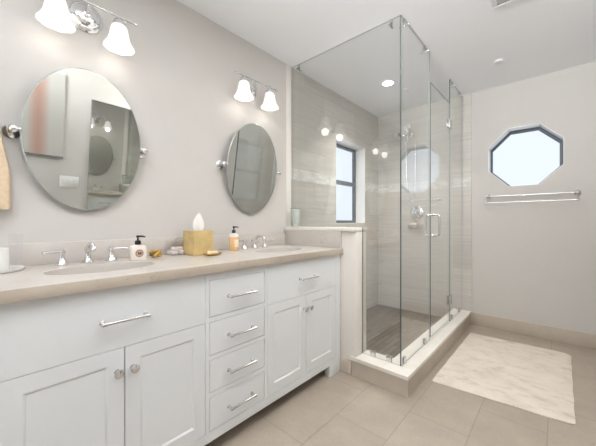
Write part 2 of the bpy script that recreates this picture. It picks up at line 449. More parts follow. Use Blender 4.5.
# octagonal window
def octpts(ap, y, off=(0, 0)): return [(OC[0] + off[0] + octr(a, ap) * math.cos(a), y, OC[1] + off[1] + octr(a, ap) * math.sin(a)) for a in octA]
mb = MB(); a = mb.ring(octpts(AP - .002, FY + .225)); b_ = mb.ring(octpts(AP - .002, FY + .205)); mb.bridge(a, b_); mb.cap(a); mb.cap(b_[::-1])
wo = struct(mb.build('window_2', M['daypane'], smooth=False), 'octagonal frosted window with dark frame in the far wall')
mb = MB(); of = (-.007, 0)
rg_ = [mb.ring(octpts(ap, FY + y, o_)) for ap, y, o_ in ((AP - .001, .204, (0, 0)), (AP - .001, .130, (0, 0)), (AP - .008, .129, of), (AP - .009, .150, of), (AP - .013, .150, of), (AP - .014, .175, of), (AP - .018, .175, of), (AP - .019, .204, of))]
for i in range(len(rg_)): mb.bridge(rg_[i], rg_[(i + 1) % len(rg_)])
mb.build('window_frame', M['frame'], wo, smooth=False)
mb = MB(); a = mb.ring(octpts(AP - .0005, FY - .0008)); b_ = mb.ring(octpts(AP - .0005, FY + .130)); c = mb.ring(octpts(AP + .004, FY - .0008)); mb.bridge(c, a); mb.bridge(a, b_)
mb.build('window_reveal', M['ceramic'], wo, smooth=False)

# ------------------------------------------------------------------ vanity
FX = -1.216
van = thing('bathroom_vanity', (-1.5, .91, 0), 'long white double-sink vanity cabinet with shaker doors and four centre drawers', 'cabinet')
mb = MB(); X0, X1 = FX - .02, FX
Y0, Y1 = -.013, 1.83
for ya, yb in ((Y0, .042), (.714, .735), (1.078, 1.098), (1.776, Y1)): mb.box(X0, X1, ya, yb, .130 if ya not in (Y0, 1.776) else .130, .878)
mb.box(X0, X1, Y0, Y1, .083, .130)
mb.box(X0, X1, .735, 1.078, .845, .878)
for za, zb in ((.646, .668), (.467, .487), (.291, .312)): mb.box(X0, X1, .735, 1.078, za, zb)
mb.build('face_frame', M['white'], van, smooth=False)
mb = MB()
mb.box(-1.795, X0, Y0, Y0 + .018, .083, .878); mb.box(-1.795, X0, Y1 - .018, Y1, .083, .878); mb.box(-1.795, X0, Y0 + .018, Y1 - .018, .083, .10)
mb.build('carcass', M['white'], van, smooth=False)
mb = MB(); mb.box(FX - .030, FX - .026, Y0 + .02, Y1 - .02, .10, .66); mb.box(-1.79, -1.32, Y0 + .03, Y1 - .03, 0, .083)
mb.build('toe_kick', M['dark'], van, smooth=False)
for ya, yb in ((1.70, Y1), (Y0, .11)):
    MB().box(FX - .045, FX, ya if ya > 1 else Y0, yb, 0, .083, bev=.001).build('leg', M['white'], van)
for ya, yb in ((1.775, Y1), (Y0, .042)):
    MB().box(-1.795, -1.75, ya, yb, 0, .083).build('leg', M['white'], van, smooth=False)

def slabfront(y0, y1, z0, z1, g=.0022, shaker=False, name='drawer'):
    mb = MB(); y0 += g; y1 -= g; z0 += g; z1 -= g
    def R(x, i): return mb.ring([(x, y0 + i, z0 + i), (x, y1 - i, z0 + i), (x, y1 - i, z1 - i), (x, y0 + i, z1 - i)])
    b0 = R(FX - .019, 0); f0 = R(FX - .0012, 0); f1 = R(FX, .0012)
    mb.bridge(b0, f0); mb.bridge(f0, f1); mb.cap(b0[::-1])
    if shaker:
        a = R(FX, .053); b = R(FX - .0015, .057); c_ = R(FX - .0055, .062); mb.bridge(f1, a); mb.bridge(a, b); mb.bridge(b, c_); mb.cap(c_)
    else: mb.cap(f1)
    return mb.build(name, M['white'], van, smooth=False)
def bar_pull(par, yc, zc, L=.165):
    mb = MB(); x = FX + .030; h = L / 2
    for s_ in (-1, 1):
        mb.lathe([(.009, 0), (.009, .002), (.0055, .004), (.0045, .026), (.0065, .032)], (FX, yc + s_ * (h - .009), zc), (1, 0, 0), 16)
    pr = [(.004, -h), (.0075, -h + .003), (.0075, -h + .015), (.006, -h + .018), (.006, h - .018), (.0075, h - .015), (.0075, h - .003), (.004, h)]
    mb.lathe(pr, (x, yc, zc), (0, 1, 0), 16)
    return mb.build('handle', M['nickel'], par)
def knob(par, yc, zc):
    mb = MB().lathe([(.010, 0), (.010, .002), (.006, .004), (.005, .014), (.009, .018), (.0155, .021), (.0165, .025), (.0155, .029), (.012, .031), (.008, .0315), (.005, .034), (.001, .035)], (FX, yc, zc), (1, 0, 0), 24)
    return mb.build('knob', M['chrome'], par)
for i, (ya, yb, kz, ky) in enumerate(((.042, .378, .562, .352), (.378, .714, .562, .405), (1.098, 1.437, .558, 1.412), (1.437, 1.776, .558, 1.465))):
    d = slabfront(ya, yb, .130, .648, shaker=True, name='door', g=.0016); knob(d, ky, kz)
for za, zb, hz in ((.668, .845, .752), (.487, .646, .560), (.312, .467, .383), (.130, .291, .203)):
    d = slabfront(.735, 1.078, za, zb, name='drawer'); bar_pull(d, .915, hz)
for ya, yb, hy in ((.042, .714, .378), (1.098, 1.776, 1.447)):
    d = slabfront(ya, yb, .648, .878, name='false_drawer_front', g=.0006); bar_pull(d, hy, .756)

# countertop with two sink holes
CX0, CX1, CY0, CY1, CZ = LX + .001, -1.195, -.04, 1.838, .92
SK = ((-1.468, .378), (-1.468, 1.437)); SA, SB = .125, .205
ct = thing('countertop', (-1.5, .9, .88), 'cream stone countertop with brown speckles on the white vanity', 'countertop')
mb = MB()
def ell(a): return SA * SB / math.hypot(SB * math.cos(a), SA * math.sin(a))
for (sx, sy), (ya, yb) in zip(SK, ((CY0, .905), (.905, CY1))):
    plate_hole(mb, (CX0, CX1, ya, yb), (sx, sy), ell, [2 * PI * k / 64 for k in range(64)], lambda u, v, w_: (u, v, w_), .88, CZ)
bm = mb.bm
bmesh.ops.remove_doubles(bm, verts=bm.verts, dist=1e-5)
for f in [f for f in bm.faces if all(abs(v.co.y - .905) < 1e-5 for v in f.verts)]: bm.faces.remove(f)
mb.build('worktop', M['quartz'], ct, smooth=False)
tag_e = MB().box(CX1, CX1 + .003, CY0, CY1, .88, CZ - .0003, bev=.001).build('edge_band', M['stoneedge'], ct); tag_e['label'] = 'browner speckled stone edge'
MB().box(CX0, CX0 + .02, CY0, CY1 - .018, CZ, 1.022, bev=.003).build('backsplash', M['quartz'], ct)
MB().box(CX0, -1.205, 1.820, 1.838, CZ, 1.046, bev=.0015).build('side_splash', M['quartz'], ct)

def make_sink(sx, sy):
    s = thing('sink', (sx, sy, .75), 'oval white undermount sink below the larger left mirror', 'sink')
    A_, B_ = SA + .004, SB + .004
    mb = MB(); prof = [(1.06, .879), (.985, .879), (.97, .86), (.93, .82), (.82, .775), (.62, .75), (.3, .742), (.11, .740)]
    out = [(.13, .732), (.64, .740), (.85, .765), (.97, .81), (1.02, .86), (1.06, .872)]
    rings = [mb.ring([(sx + A_ * r * math.cos(2 * PI * k / 48), sy + B_ * r * math.sin(2 * PI * k / 48), z) for k in range(48)]) for r, z in prof + out]
    for i in range(len(rings)): mb.bridge(rings[i], rings[(i + 1) % len(rings)])
    mb.build('basin', M['ceramic'], s)
    MB().lathe([(.024, .738), (.024, .743), (.02, .745), (.002, .746)], (sx, sy, 0), seg=24).build('drain', M['chrome'], s)
    return s
s1 = make_sink(*SK[0]); s2 = copy_tree(s1); s2.location.y = SK[1][1]; s2['label'] = 'oval white undermount sink below the mirror nearer the shower'

def make_faucet(x, y):
    t = thing('faucet', (x, y, CZ), 'chrome widespread faucet behind the left sink', 'faucet')
    mb = MB()
    mb.lathe([(.027, 0), (.027, .004), (.024, .008), (.017, .016), (.013, .03), (.012, .055), (.015, .064), (.0155, .072), (.011, .08), (.004, .084)], (x, y, CZ), seg=28)
    p = []
    for k in range(15):
        a = PI * (k / 14) * .80; p.append((x + .006 + .055 * (1 - math.cos(a)), y, CZ + .055 + .040 * math.sin(a)))
    mb.tube(p, [.012 - .003 * k / 14 for k in range(15)], 16)
    e = Vector(p[-1]); mb.lathe([(.012, 0), (.0135, .006), (.0135, .016), (.011, .02)], e + Vector((-.002, 0, .004)), (.45, 0, -1), 20)
    mb.build('spout', M['chrome'], t)
    MB().tube([(x - .032, y, CZ), (x - .032, y, CZ + .05)], .003, 10).lathe([(.002, .048), (.007, .052), (.008, .058), (.005, .064), (.001, .066)], (x - .032, y, CZ), seg=16).build('drain_lift_rod', M['chrome'], t)
    for s_ in (-1, 1):
        yy = y + s_ * .1; mb = MB()
        mb.lathe([(.026, 0), (.026, .004), (.023, .008), (.016, .022), (.011, .04), (.010, .05), (.014, .056), (.014, .064), (.009, .07), (.003, .074)], (x, yy, CZ), seg=28)
        h = mb.build('handle', M['chrome'], t)
        MB().tube([(x, yy, CZ + .06), (x + .004, yy + s_ * .02, CZ + .062), (x + .01, yy + s_ * .045, CZ + .063), (x + .015, yy + s_ * .07, CZ + .060)], [.006, .005, .0055, .0075], 12).build('lever', M['chrome'], h)
    return t
f1 = make_faucet(-1.70, .367); f2 = copy_tree(f1); f2.location.y = 1.41; f2['label'] = 'chrome widespread faucet behind the sink nearer the shower'

# ------------------------------------------------------------------ mirrors
def make_mirror(yc, zc=1.522, a_=.248, b_=.348, label='oval tilting mirror beside the shower glass, above the peach soap bottle'):
    t = thing('wall_mirror', (LX, yc, zc), label, 'mirror', 'oval mirrors above the vanity')
    xm = LX + .062; TILT = math.radians(5.0)
    R = Matrix.Rotation(TILT, 3, 'Y'); P0 = Vector((xm, yc, zc))
    def P(r, k, dx):
        an = 2 * PI * k / 96; return P0 + R @ Vector((dx, (a_ + r) * math.cos(an), (b_ + r) * math.sin(an)))
    mb = MB()
    bk = mb.ring([P(0, k, -.007) for k in range(96)]); e0 = mb.ring([P(0, k, -.003) for k in range(96)]); e1 = mb.ring([P(-.005, k, 0) for k in range(96)])
    mb.bridge(bk, e0, 1); mb.bridge(e0, e1, 1); mb.cap(e1, 0); mb.cap(bk[::-1], 1)
    mb.build('mirror_glass', [M['mirror'], M['mirroredge']], t, smooth=False)
    for s_ in (-1, 1):
        y = yc + s_ * (a_ + .022); mb = MB()
        mb.lathe([(.033, 0), (.033, .004), (.028, .010), (.014, .015), (.010, .045), (.013, .050), (.017, .058), (.017, .066), (.011, .074), (.002, .077)], (LX, y, zc), (1, 0, 0), 24)
        mb.tube([(xm, y, zc), (xm, yc + s_ * (a_ + .004), zc)], .006, 12)
        mb.lathe([(.008, 0), (.011, .003), (.011, .007), (.006, .009)], (xm, yc + s_ * (a_ + .006), zc), (0, -s_, 0), 16)
        mb.build('pivot_bracket', M['chrome'], t)
    return t
m1 = make_mirror(.376, 1.520, .2445, .345, 'large oval tilting mirror at left between chrome pivots'); m2 = make_mirror(1.435, 1.526, .245, .342)

# ------------------------------------------------------------------ vanity lights
def make_light(yc):
    t = thing('vanity_light', (LX, yc, 2.17), 'chrome two-lamp wall light with bell shades at the top left corner', 'wall light', 'lit wall lamps above the mirrors')
    xb = LX + .10; zb = 2.185
    MB().lathe([(.078, 0), (.078, .006), (.070, .012), (.066, .013), (.060, .020), (.054, .021), (.046, .029), (.03, .033), (.018, .036), (.016, .05), (.004, .054)], (LX, yc, 2.165), (1, 0, 0), 40).build('backplate', M['chrome'], t)
    MB().tube([(LX + .03, yc, 2.165), (LX + .06, yc, 2.167), (xb - .01, yc, 2.178), (xb, yc, zb)], [.011, .010, .010, .012], 16).build('arm', M['chrome'], t)
    mb = MB().tube([(xb, yc - .20, zb), (xb, yc + .20, zb)], .0055, 14)
    for s_ in (-1, 1): mb.lathe([(.004, 0), (.0075, .003), (.0075, .010), (.004, .015), (.001, .017)], (xb, yc + s_ * .198, zb), (0, s_, 0), 14)
    mb.build('crossbar', M['chrome'], t)
    for s_ in (-1, 1):
        y = yc + s_ * .127
        h = MB().lathe([(.004, 0), (.008, -.002), (.010, -.010), (.022, -.018), (.029, -.030), (.030, -.046), (.010, -.047)], (xb, y, zb), seg=28).build('lamp_socket', M['chrome'], t)
        pr = [(.026, -.044), (.034, -.050), (.0395, -.064), (.043, -.084), (.047, -.108), (.054, -.130), (.064, -.147), (.070, -.156), (.0715, -.161)]
        inn = [(r - .004, z) for r, z in reversed(pr)]
        mb = MB(); rings = [mb.ring([(xb + r * math.cos(2 * PI * k / 48), y + r * math.sin(2 * PI * k / 48), zb + z + (.0015 * math.cos(8 * 2 * PI * k / 48) if z < -.149 else 0)) for k in range(48)]) for r, z in pr + inn]
        for i in range(len(rings)): mb.bridge(rings[i], rings[(i + 1) % len(rings)])
        mb.build('lamp_shade', M['shade'], t)
        MB().lathe([(.004, -.049), (.012, -.054), (.014, -.066), (.021, -.082), (.025, -.100), (.022, -.118), (.012, -.130), (.002, -.133)], (xb, y, zb), seg=20).build('bulb', M['bulb'], h)
    return t
l1 = make_light(.375); l2 = copy_tree(l1); l2.location.y = 1.435
l2['label'] = 'chrome two-lamp wall light with bell shades beside the shower'
for yc in (.375, 1.435):
    for s_ in (-1, 1):
        l = bpy.data.lights.new('lamp_light', 'POINT'); l.energy = .25; l.shadow_soft_size = .035; l.color = (1, .95, .91)
        o = bpy.data.objects.new('lamp_light', l); col.objects.link(o); o.location = (LX + .10, yc + s_ * .127, 2.185 - .185)

# ------------------------------------------------------------------ ceiling downlights, vent, sprinkler
def downlight(x, y, label, power=9, spread=180):
    t = thing('downlight', (x, y, CEIL), label, 'ceiling light')
    mb = MB().lathe([(.070, -.0005), (.072, -.003), (.070, -.006), (.054, -.006), (.052, -.0025)], (x, y, CEIL), seg=40, capb=False, capt=False); mb.build('trim_ring', M['ceil'], t)
    MB().lathe([(.053, -.0045), (.053, -.0035)], (x, y, CEIL), seg=40).build('lens', M['downlight'], t)
    l = bpy.data.lights.new('downlight_lamp', 'AREA'); l.shape = 'DISK'; l.size = .10; l.energy = power; l.color = (1, .985, .96); l.spread = math.radians(spread)
    o = bpy.data.objects.new('downlight_lamp', l); col.objects.link(o); o.location = (x, y, CEIL - .012)
downlight(-1.278, 2.795, 'round recessed ceiling light above the shower', 9.5, 105)
downlight(-.45, .75, 'added unseen recessed ceiling light in front of the vanity', 2)  # this and the next two are out of view, added as overhead fill
downlight(-.45, 1.80, 'added unseen recessed ceiling light just outside the shower corner', 10)
downlight(.15, 1.55, 'added unseen recessed ceiling light beside the mirrored door', 10)
v_ = thing('ceiling_vent', (-.16, 2.12, CEIL), 'white slatted air vent in the ceiling at the top edge', 'vent')
mb = MB(); vx0, vx1, vy0, vy1 = -.315, -.015, 1.97, 2.274
for b in ((vx0, vx1, vy0, vy0 + .025), (vx0, vx1, vy1 - .025, vy1), (vx0, vx0 + .025, vy0 + .025, vy1 - .025), (vx1 - .025, vx1, vy0 + .025, vy1 - .025)): mb.box(*b, CEIL - .012, CEIL - .0005, bev=.002)
mb.build('vent_frame', M['ceil'], v_)
MB().box(vx0 + .025, vx1 - .025, vy0 + .025, vy1 - .025, CEIL - .002, CEIL - .0005).build('backing', M['plate'], v_)
for k in range(9):
    y = vy0 + .04 + k * .028; mb = MB()
    a = mb.ring([(vx0 + .025, y, CEIL - .012), (vx1 - .025, y, CEIL - .012), (vx1 - .025, y + .02, CEIL - .002), (vx0 + .025, y + .02, CEIL - .002)]); b_ = mb.ring([v.co + Vector((0, .002, 0)) for v in a])
    mb.bridge(a, b_); mb.cap(a); mb.cap(b_[::-1]); mb.build('slat', M['ceil'], v_, smooth=False)
sp_ = thing('ceiling_sprinkler', (-.38, 3.06, CEIL), 'small white round sprinkler cover on the ceiling near the far wall', 'sprinkler')
MB().lathe([(.042, -.0005), (.042, -.003), (.038, -.005), (.036, -.003)], (-.38, 3.06, CEIL), seg=32, capt=False).build('ring', M['ceil'], sp_)
MB().lathe([(.034, -.0035), (.034, -.012), (.030, -.015)], (-.38, 3.06, CEIL), seg=32).build('cover_plate', M['plate'], sp_)

# ------------------------------------------------------------------ shower glass
ET = .0042
def glass_poly(name, pts, plane, pos, label, edges, cat='glass panel', group=None):
    """pts: outline in (horizontal, z); plane 'x' = pane at x=pos spanning y, 'y' = pane at y=pos spanning x"""
    us = [p[0] for p in pts]; zs = [p[1] for p in pts]; uc = sum(us) / len(us)
    base = (pos, uc, min(zs)) if plane == 'x' else (uc, pos, min(zs))
    t = thing(name, base, label, cat, group)
    mp = (lambda u, z, d: (pos + d, u, z)) if plane == 'x' else (lambda u, z, d: (u, pos + d, z))
    mb = MB(); a = mb.ring([mp(u, z, -ET) for u, z in pts]); b = mb.ring([mp(u, z, ET) for u, z in pts])
    n = len(a)
    for i in range(n):
        f = mb.bm.faces.new((a[i], a[(i + 1) % n], b[(i + 1) % n], b[i])); f.material_index = edges[i]
    mb.cap(a[::-1], 0); mb.cap(b, 0)
    mb.build('pane', [M['glass'], M['edge'], M['silicone'], M['edge_lit']], t, smooth=False)
    return t
def clip(par, plane, pos, u, z, up):
    """square U clamp gripping the edge of the pane; up=+1 fixed to ceiling, -1 to the sill"""
    h = .045 if up < 0 else .05
    z0, z1 = (z, z + h) if up < 0 else (z - h, z)
    mb = MB(); w = .02 if up < 0 else .007
    for d in (-1, 1):
        a0, a1 = (ET, ET + .004) if d > 0 else (-ET - .004, -ET)
        if plane == 'x':
            mb.box(pos + a0, pos + a1, u - w, u + w, z0, z1, bev=.001)
            if up > 0: mb.box(min(pos + a0, pos + d * .034), max(pos + a0, pos + d * .034), u - w, u + w, z0, z0 + .005, bev=.001)
        else:
            mb.box(u - w, u + w, pos + a0, pos + a1, z0, z1, bev=.001)
            if up > 0: mb.box(u - w, u + w, min(pos + a0, pos + d * .034), max(pos + a0, pos + d * .034), z0, z0 + .005, bev=.001)
    mb.build('glass_clip', M['nickel'], par)
SZ = .1405; TZ = CEIL - .004
PY = 1.93
g1 = glass_poly('shower_glass_panel', [(KX + .004, SZ), (GX - ET - .001, SZ), (GX - ET - .001, TZ), (LX + .006, TZ), (LX + .006, 1.0765), (KX + .004, 1.0765)], 'y', PY, 'clear notched glass panel standing on the knee wall beside the vanity', [3, 1, 2, 2, 2, 1])
for u in (-1.0, -.875): clip(g1, 'y', PY, u, SZ - .001, -1)
for u in (-1.72, -.86): clip(g1, 'y', PY, u, TZ + .003, 1)
g2 = glass_poly('shower_glass_panel', [(PY - ET, SZ), (2.52, SZ), (2.52, TZ), (PY - ET, TZ)], 'x', GX, 'clear fixed glass panel between the shower corner and the door handle', [3, 3, 2, 1])
for u in (1.985, 2.40): clip(g2, 'x', GX, u, SZ - .001, -1)
for u in (1.985, 2.40): clip(g2, 'x', GX, u, TZ + .003, 1)
g3 = glass_poly('shower_glass_panel', [(3.12, SZ), (FY - .012, SZ), (FY - .012, TZ), (3.12, TZ)], 'x', GX, 'narrow clear fixed glass panel against the far shower wall', [3, 2, 2, 1])
for u in (3.20, 3.50): clip(g3, 'x', GX, u, SZ - .001, -1)
for u in (3.20, 3.50): clip(g3, 'x', GX, u, TZ + .003, 1)
gd = glass_poly('shower_door', [(2.535, .155), (3.108, .155), (3.108, 2.285), (2.535, 2.285)], 'x', GX, 'frameless clear glass shower door with a chrome pull handle', [3, 3, 3, 1], 'shower door')
for z in (.35, 2.08):
    mb = MB()
    for d in (-1, 1):
        a0, a1 = (ET, ET + .006) if d > 0 else (-ET - .006, -ET)
        mb.box(GX + a0, GX + a1, 3.065, 3.165, z - .045, z + .045, bev=.0015)
    mb.box(GX - ET, GX + ET, 3.1085, 3.1195, z - .045, z + .045)
    mb.build('hinge', M['nickel'], gd)
mb = MB(); yh = 2.60; z0, z1 = 1.0, 1.175
for d in (-1, 1):
    rr = .018; L = .054; p = [(GX + d * ET, yh, z0)]
    for k in range(7): a = PI / 2 * k / 6; p.append((GX + d * (L - rr + rr * math.sin(a)), yh, z0 + rr - rr * math.cos(a)))
    for k in range(7): a = PI / 2 * k / 6; p.append((GX + d * (L - rr + rr * math.cos(a)), yh, z1 - rr + rr * math.sin(a)))
    p.append((GX + d * ET, yh, z1)); mb.tube(p, .0075, 14)
    for z in (z0, z1): mb.lathe([(.013, 0), (.013, .004), (.010, .006)], (GX + d * ET, yh, z), (d, 0, 0), 20)
mb.build('handle', M['nickel'], gd)

# ------------------------------------------------------------------ shower fittings on the tiled end wall
wy = FY - .008
sh = thing('handheld_shower', (-1.40, wy, 2.19), 'chrome shower head with hand shower and hose high on the end wall', 'shower head')
MB().lathe([(.032, 0), (.032, .003), (.022, .010), (.012, .014)], (-1.36, wy, 2.20), (0, -1, 0), 28).build('flange', M['chrome'], sh)
MB().tube([(-1.36, wy - .01, 2.20), (-1.36, wy - .05, 2.203), (-1.36, wy - .09, 2.195), (-1.36, wy - .12, 2.17)], .010, 14).build('shower_arm', M['chrome'], sh)
MB().lathe([(.018, -.02), (.02, -.01), (.02, .02), (.014, .03)], (-1.36, wy - .13, 2.155), (0, -.5, -1), 20).tube([(-1.36, wy - .13, 2.155), (-1.42, wy - .15, 2.17)], .010).build('diverter', M['chrome'], sh)
MB().lathe([(.010, -.03), (.014, 0), (.020, .012), (.055, .03), (.062, .036), (.062, .044), (.055, .047)], (-1.45, wy - .16, 2.185), (0, -.55, -1), 32).build('fixed_head', M['chrome'], sh)
MB().tube([(-1.345, wy - .13, 2.09), (-1.335, wy - .15, 2.14), (-1.32, wy - .18, 2.20), (-1.31, wy - .20, 2.225)], [.010, .012, .013, .015], 14).lathe([(.014, -.03), (.034, -.01), (.044, .005), (.044, .014), (.038, .017)], (-1.31, wy - .215, 2.225), (0, -.8, -.5), 28).build('hand_shower', M['chrome'], sh)
hp = []
for k in range(41):
    t = k / 40; a = PI * t
    hp.append((-1.365 + .045 + -.055 * math.cos(a), wy - .11 + .02 * math.sin(a), 2.09 - .80 * math.sin(a) ** .55))
MB().tube(hp, .004, 10).build('hose', M['nickel'], sh)
vv = thing('shower_valve', (-1.286, wy, 1.226), 'round chrome shower valve with lever on the tiled end wall', 'shower valve')
MB().lathe([(.085, 0), (.085, .003), (.078, .008), (.05, .014), (.034, .016), (.030, .04), (.026, .05)], (-1.286, wy, 1.226), (0, -1, 0), 40).build('escutcheon', M['chrome'], vv)
MB().lathe([(.024, .048), (.026, .055), (.022, .075), (.008, .08)], (-1.286, wy, 1.226), (0, -1, 0), 24).tube([(-1.286, wy - .064, 1.226), (-1.26, wy - .07, 1.20), (-1.235, wy - .075, 1.165)], [.010, .008, .010]).build('lever', M['chrome'], vv)
sd = thing('soap_shelf', (-1.30, wy, 1.06), 'small white soap shelf on the tiled wall below the shower valve', 'soap shelf')
mb = MB(); n = 20
top = [(-1.30 + .095 * math.cos(PI + PI * k / n), wy - .085 * abs(math.sin(PI * k / n)), 1.085) for k in range(n + 1)]
bot = [(-1.30 + (p[0] + 1.30) * .75, wy + (p[1] - wy) * .6, 1.045) for p in top]
a = mb.ring(top); b_ = mb.ring(bot); c = mb.ring([(-1.30 + (p[0] + 1.30) * .86, wy - .006 + (p[1] - wy + .0) * .80, 1.085) for p in top]); d_ = mb.ring([(-1.30 + (p[0] + 1.30) * .82, wy - .008 + (p[1] - wy) * .72, 1.067) for p in top])
mb.bridge(a, b_); mb.bridge(c, a); mb.bridge(d_, c); mb.cap(b_[::-1]); mb.cap(d_)
mb.build('tray', M['ceramic'], sd)
br_ = MB().box(-1.345, -1.265, wy - .062, wy - .018, 1.068, 1.098, bev=.010, seg=3).build('soap_bar', M['soap'], loc=(-1.3, wy - .04, 1.068)); tag(br_, 'cream bar of soap lying on the small shelf below the shower valve', 'soap')

# ------------------------------------------------------------------ double towel bar on far wall
tb = thing('towel_rail', (-.21, FY, 1.38), 'double chrome towel rail under the octagonal window', 'towel rail')
for x in (-.545, .135):
    mb = MB().lathe([(.024, 0), (.024, .004), (.018, .009), (.010, .013), (.009, .06), (.012, .066), (.010, .076), (.003, .08)], (x, FY, 1.381), (0, -1, 0), 24)
    mb.tube([(x, FY - .06, 1.378), (x, FY - .085, 1.35), (x, FY - .105, 1.315)], .0055, 12).lathe([(.004, -.011), (.009, -.007), (.0095, .0), (.009, .007), (.004, .011)], (x, FY - .105, 1.313), (1, 0, 0), 16)
    mb.build('post', M['nickel'], tb)
MB().tube([(-.545, FY - .06, 1.381), (.135, FY - .06, 1.381)], .0065, 14).build('bar', M['nickel'], tb)
MB().tube([(-.545, FY - .105, 1.313), (.135, FY - .105, 1.313)], .0055, 14).build('bar', M['nickel'], tb)

# ------------------------------------------------------------------ rug
mb = MB(); nx, ny = 40, 60; rc = [Vector((-.657, 2.135)), Vector((.074, 2.195)), Vector((.085, 3.345)), Vector((-.650, 3.32))]
gridT = []; gridB = []
for i in range(nx + 1):
    rt, rb = [], []
    for j in range(ny + 1):
        u, v = i / nx, j / ny
        p = rc[0] * (1 - u) * (1 - v) + rc[1] * u * (1 - v) + rc[2] * u * v + rc[3] * (1 - u) * v
        e = min(u, 1 - u, v, 1 - v)
        wob = .0015 * math.sin(9 * v * PI) if (i in (0, nx)) else 0; wob2 = .0015 * math.sin(7 * u * PI) if (j in (0, ny)) else 0
        cr = (.035 if (u > .5 and v > .5) else .012)   # rounded far-right corner
        du = max(0, cr - min(u, 1 - u) * .74) ; dv = max(0, cr - min(v, 1 - v) * 1.17)
        q = Vector((p.x + wob - (math.copysign(1, u - .5)) * (du * dv) / cr * .45, p.y + wob2 - (math.copysign(1, v - .5)) * (du * dv) / cr * .45))
        z = .009 + .0015 * math.sin(23 * u + 11 * v) * math.sin(17 * v) - (.004 if e == 0 else 0)
        rt.append(mb.bm.verts.new((q.x, q.y, z))); rb.append(mb.bm.verts.new((q.x, q.y, .0006)))
    gridT.append(rt); gridB.append(rb)
for i in range(nx):
    for j in range(ny):
        mb.bm.faces.new((gridT[i][j], gridT[i + 1][j], gridT[i + 1][j + 1], gridT[i][j + 1]))
        mb.bm.faces.new((gridB[i][j], gridB[i][j + 1], gridB[i + 1][j + 1], gridB[i + 1][j]))
for j in range(ny):
    mb.bm.faces.new((gridT[0][j], gridT[0][j + 1], gridB[0][j + 1], gridB[0][j])); mb.bm.faces.new((gridT[nx][j + 1], gridT[nx][j], gridB[nx][j], gridB[nx][j + 1]))
for i in range(nx):
    mb.bm.faces.new((gridT[i + 1][0], gridT[i][0], gridB[i][0], gridB[i + 1][0])); mb.bm.faces.new((gridT[i][ny], gridT[i + 1][ny], gridB[i + 1][ny], gridB[i][ny]))
tag(mb.build('bath_rug', M['rug'], loc=(-.28, 2.75, 0)), 'ivory rug with faded grey mottling on the floor before the shower door', 'rug')

# ------------------------------------------------------------------ things on the counter
C = CZ + .0004
# left tray with cup and tumbler
tr = MB().lathe([(.100, 0), (.112, .002), (.118, .010), (.120, .016), (.116, .016), (.112, .009), (.100, .006)], (-1.665, .024, C), seg=48, sx=.85, sy=1.0).build('vanity_tray', M['ceramic'], loc=(-1.665, .024, C))
tag(tr, 'white round-edged tray at the left end of the countertop', 'tray')
cu = MB().lathe([(.038, 0), (.043, .004), (.044, .02), (.044, .088), (.0425, .090), (.0405, .088), (.0405, .01), (.02, .008)], (-1.63, .050, C + .0065), seg=40).build('ceramic_cup', M['ceramic'], loc=(-1.63, .050, C + .0065))
tag(cu, 'plain white ceramic cup on the left tray', 'cup')
tu = MB().lathe([(.018, 0), (.0195, .004), (.0235, .14), (.024, .142), (.0222, .142), (.018, .012), (.01, .010)], (-1.708, .116, C + .0075), seg=48, rib=.03, nrib=12).build('glass_tumbler', M['tumbler'], loc=(-1.708, .116, C + .0075))
tag(tu, 'tall ribbed clear glass tumbler on the left tray', 'glass')

# round-label soap bottle
def superell(a, n=4): c_, s_ = math.cos(a), math.sin(a); return (abs(c_) ** n + abs(s_) ** n) ** (-1 / n)
def pump(par, x, y, z, mat, d=(1, 0), s=1.0):
    mb = MB().lathe([(.015 * s, 0), (.0155 * s, .002), (.0155 * s, .018), (.012 * s, .021), (.005 * s, .023), (.0045 * s, .036), (.009 * s, .037), (.0095 * s, .045), (.004 * s, .048)], (x, y, z), seg=24)
    mb.tube([(x, y, z + .042), (x + d[0] * .018, y + d[1] * .018, z + .043), (x + d[0] * .034, y + d[1] * .034, z + .039)], [.0055, .0045, .0035], 10)
    return mb.build('pump', mat, par)
bx, by = -1.63, .568
pb = thing('soap_bottle', (bx, by, C), 'cream pump bottle with round tan label beside the left sink', 'soap bottle')
def sq_body(mb, x, y, prof, hx, hy, z0, n=4, seg=48):
    rings = [mb.ring([(x + hx * k_ * superell(2 * PI * k / seg, n) * math.cos(2 * PI * k / seg), y + hy * k_ * superell(2 * PI * k / seg, n) * math.sin(2 * PI * k / seg), z0 + h) for k in range(seg)]) for k_, h in prof]
    for i in range(len(rings) - 1): mb.bridge(rings[i], rings[i + 1])
    mb.cap(rings[0][::-1]); mb.cap(rings[-1])
mb = MB(); sq_body(mb, bx, by, [(.9, 0), (1, .004), (1, .062), (.95, .070), (.8, .075), (.42, .078), (.38, .080)], .022, .038, C); mb.build('bottle_body', M['creambottle'], pb)
pump(pb, bx, by, C + .080, M['blackp'], (.3, .95), .95)
MB().lathe([(.0205, 0), (.0192, .0006), (.0188, .001)], (bx + .0221, by, C + .036), (1, 0, 0), 32).build('label', M['labeltan'], pb)
mb = MB()   # dark emblem: ring and two letter-like strokes
for k in range(28):
    a = 2 * PI * k / 28; mb.box(bx + .0228, bx + .0236, by + .0165 * math.cos(a) - .0011, by + .0165 * math.cos(a) + .0011, C + .036 + .0165 * math.sin(a) - .0011, C + .036 + .0165 * math.sin(a) + .0011)
mb.tube([(bx + .0238, by - .008, C + .042), (bx + .0234, by - .002, C + .034), (bx + .0234, by - .004, C + .029)], .0032, 8).tube([(bx + .0234, by + .002, C + .042), (bx + .0234, by + .008, C + .036), (bx + .0234, by + .003, C + .030)], .0032, 8)
mb.build('label_emblem', M['labelink'], pb, smooth=False)

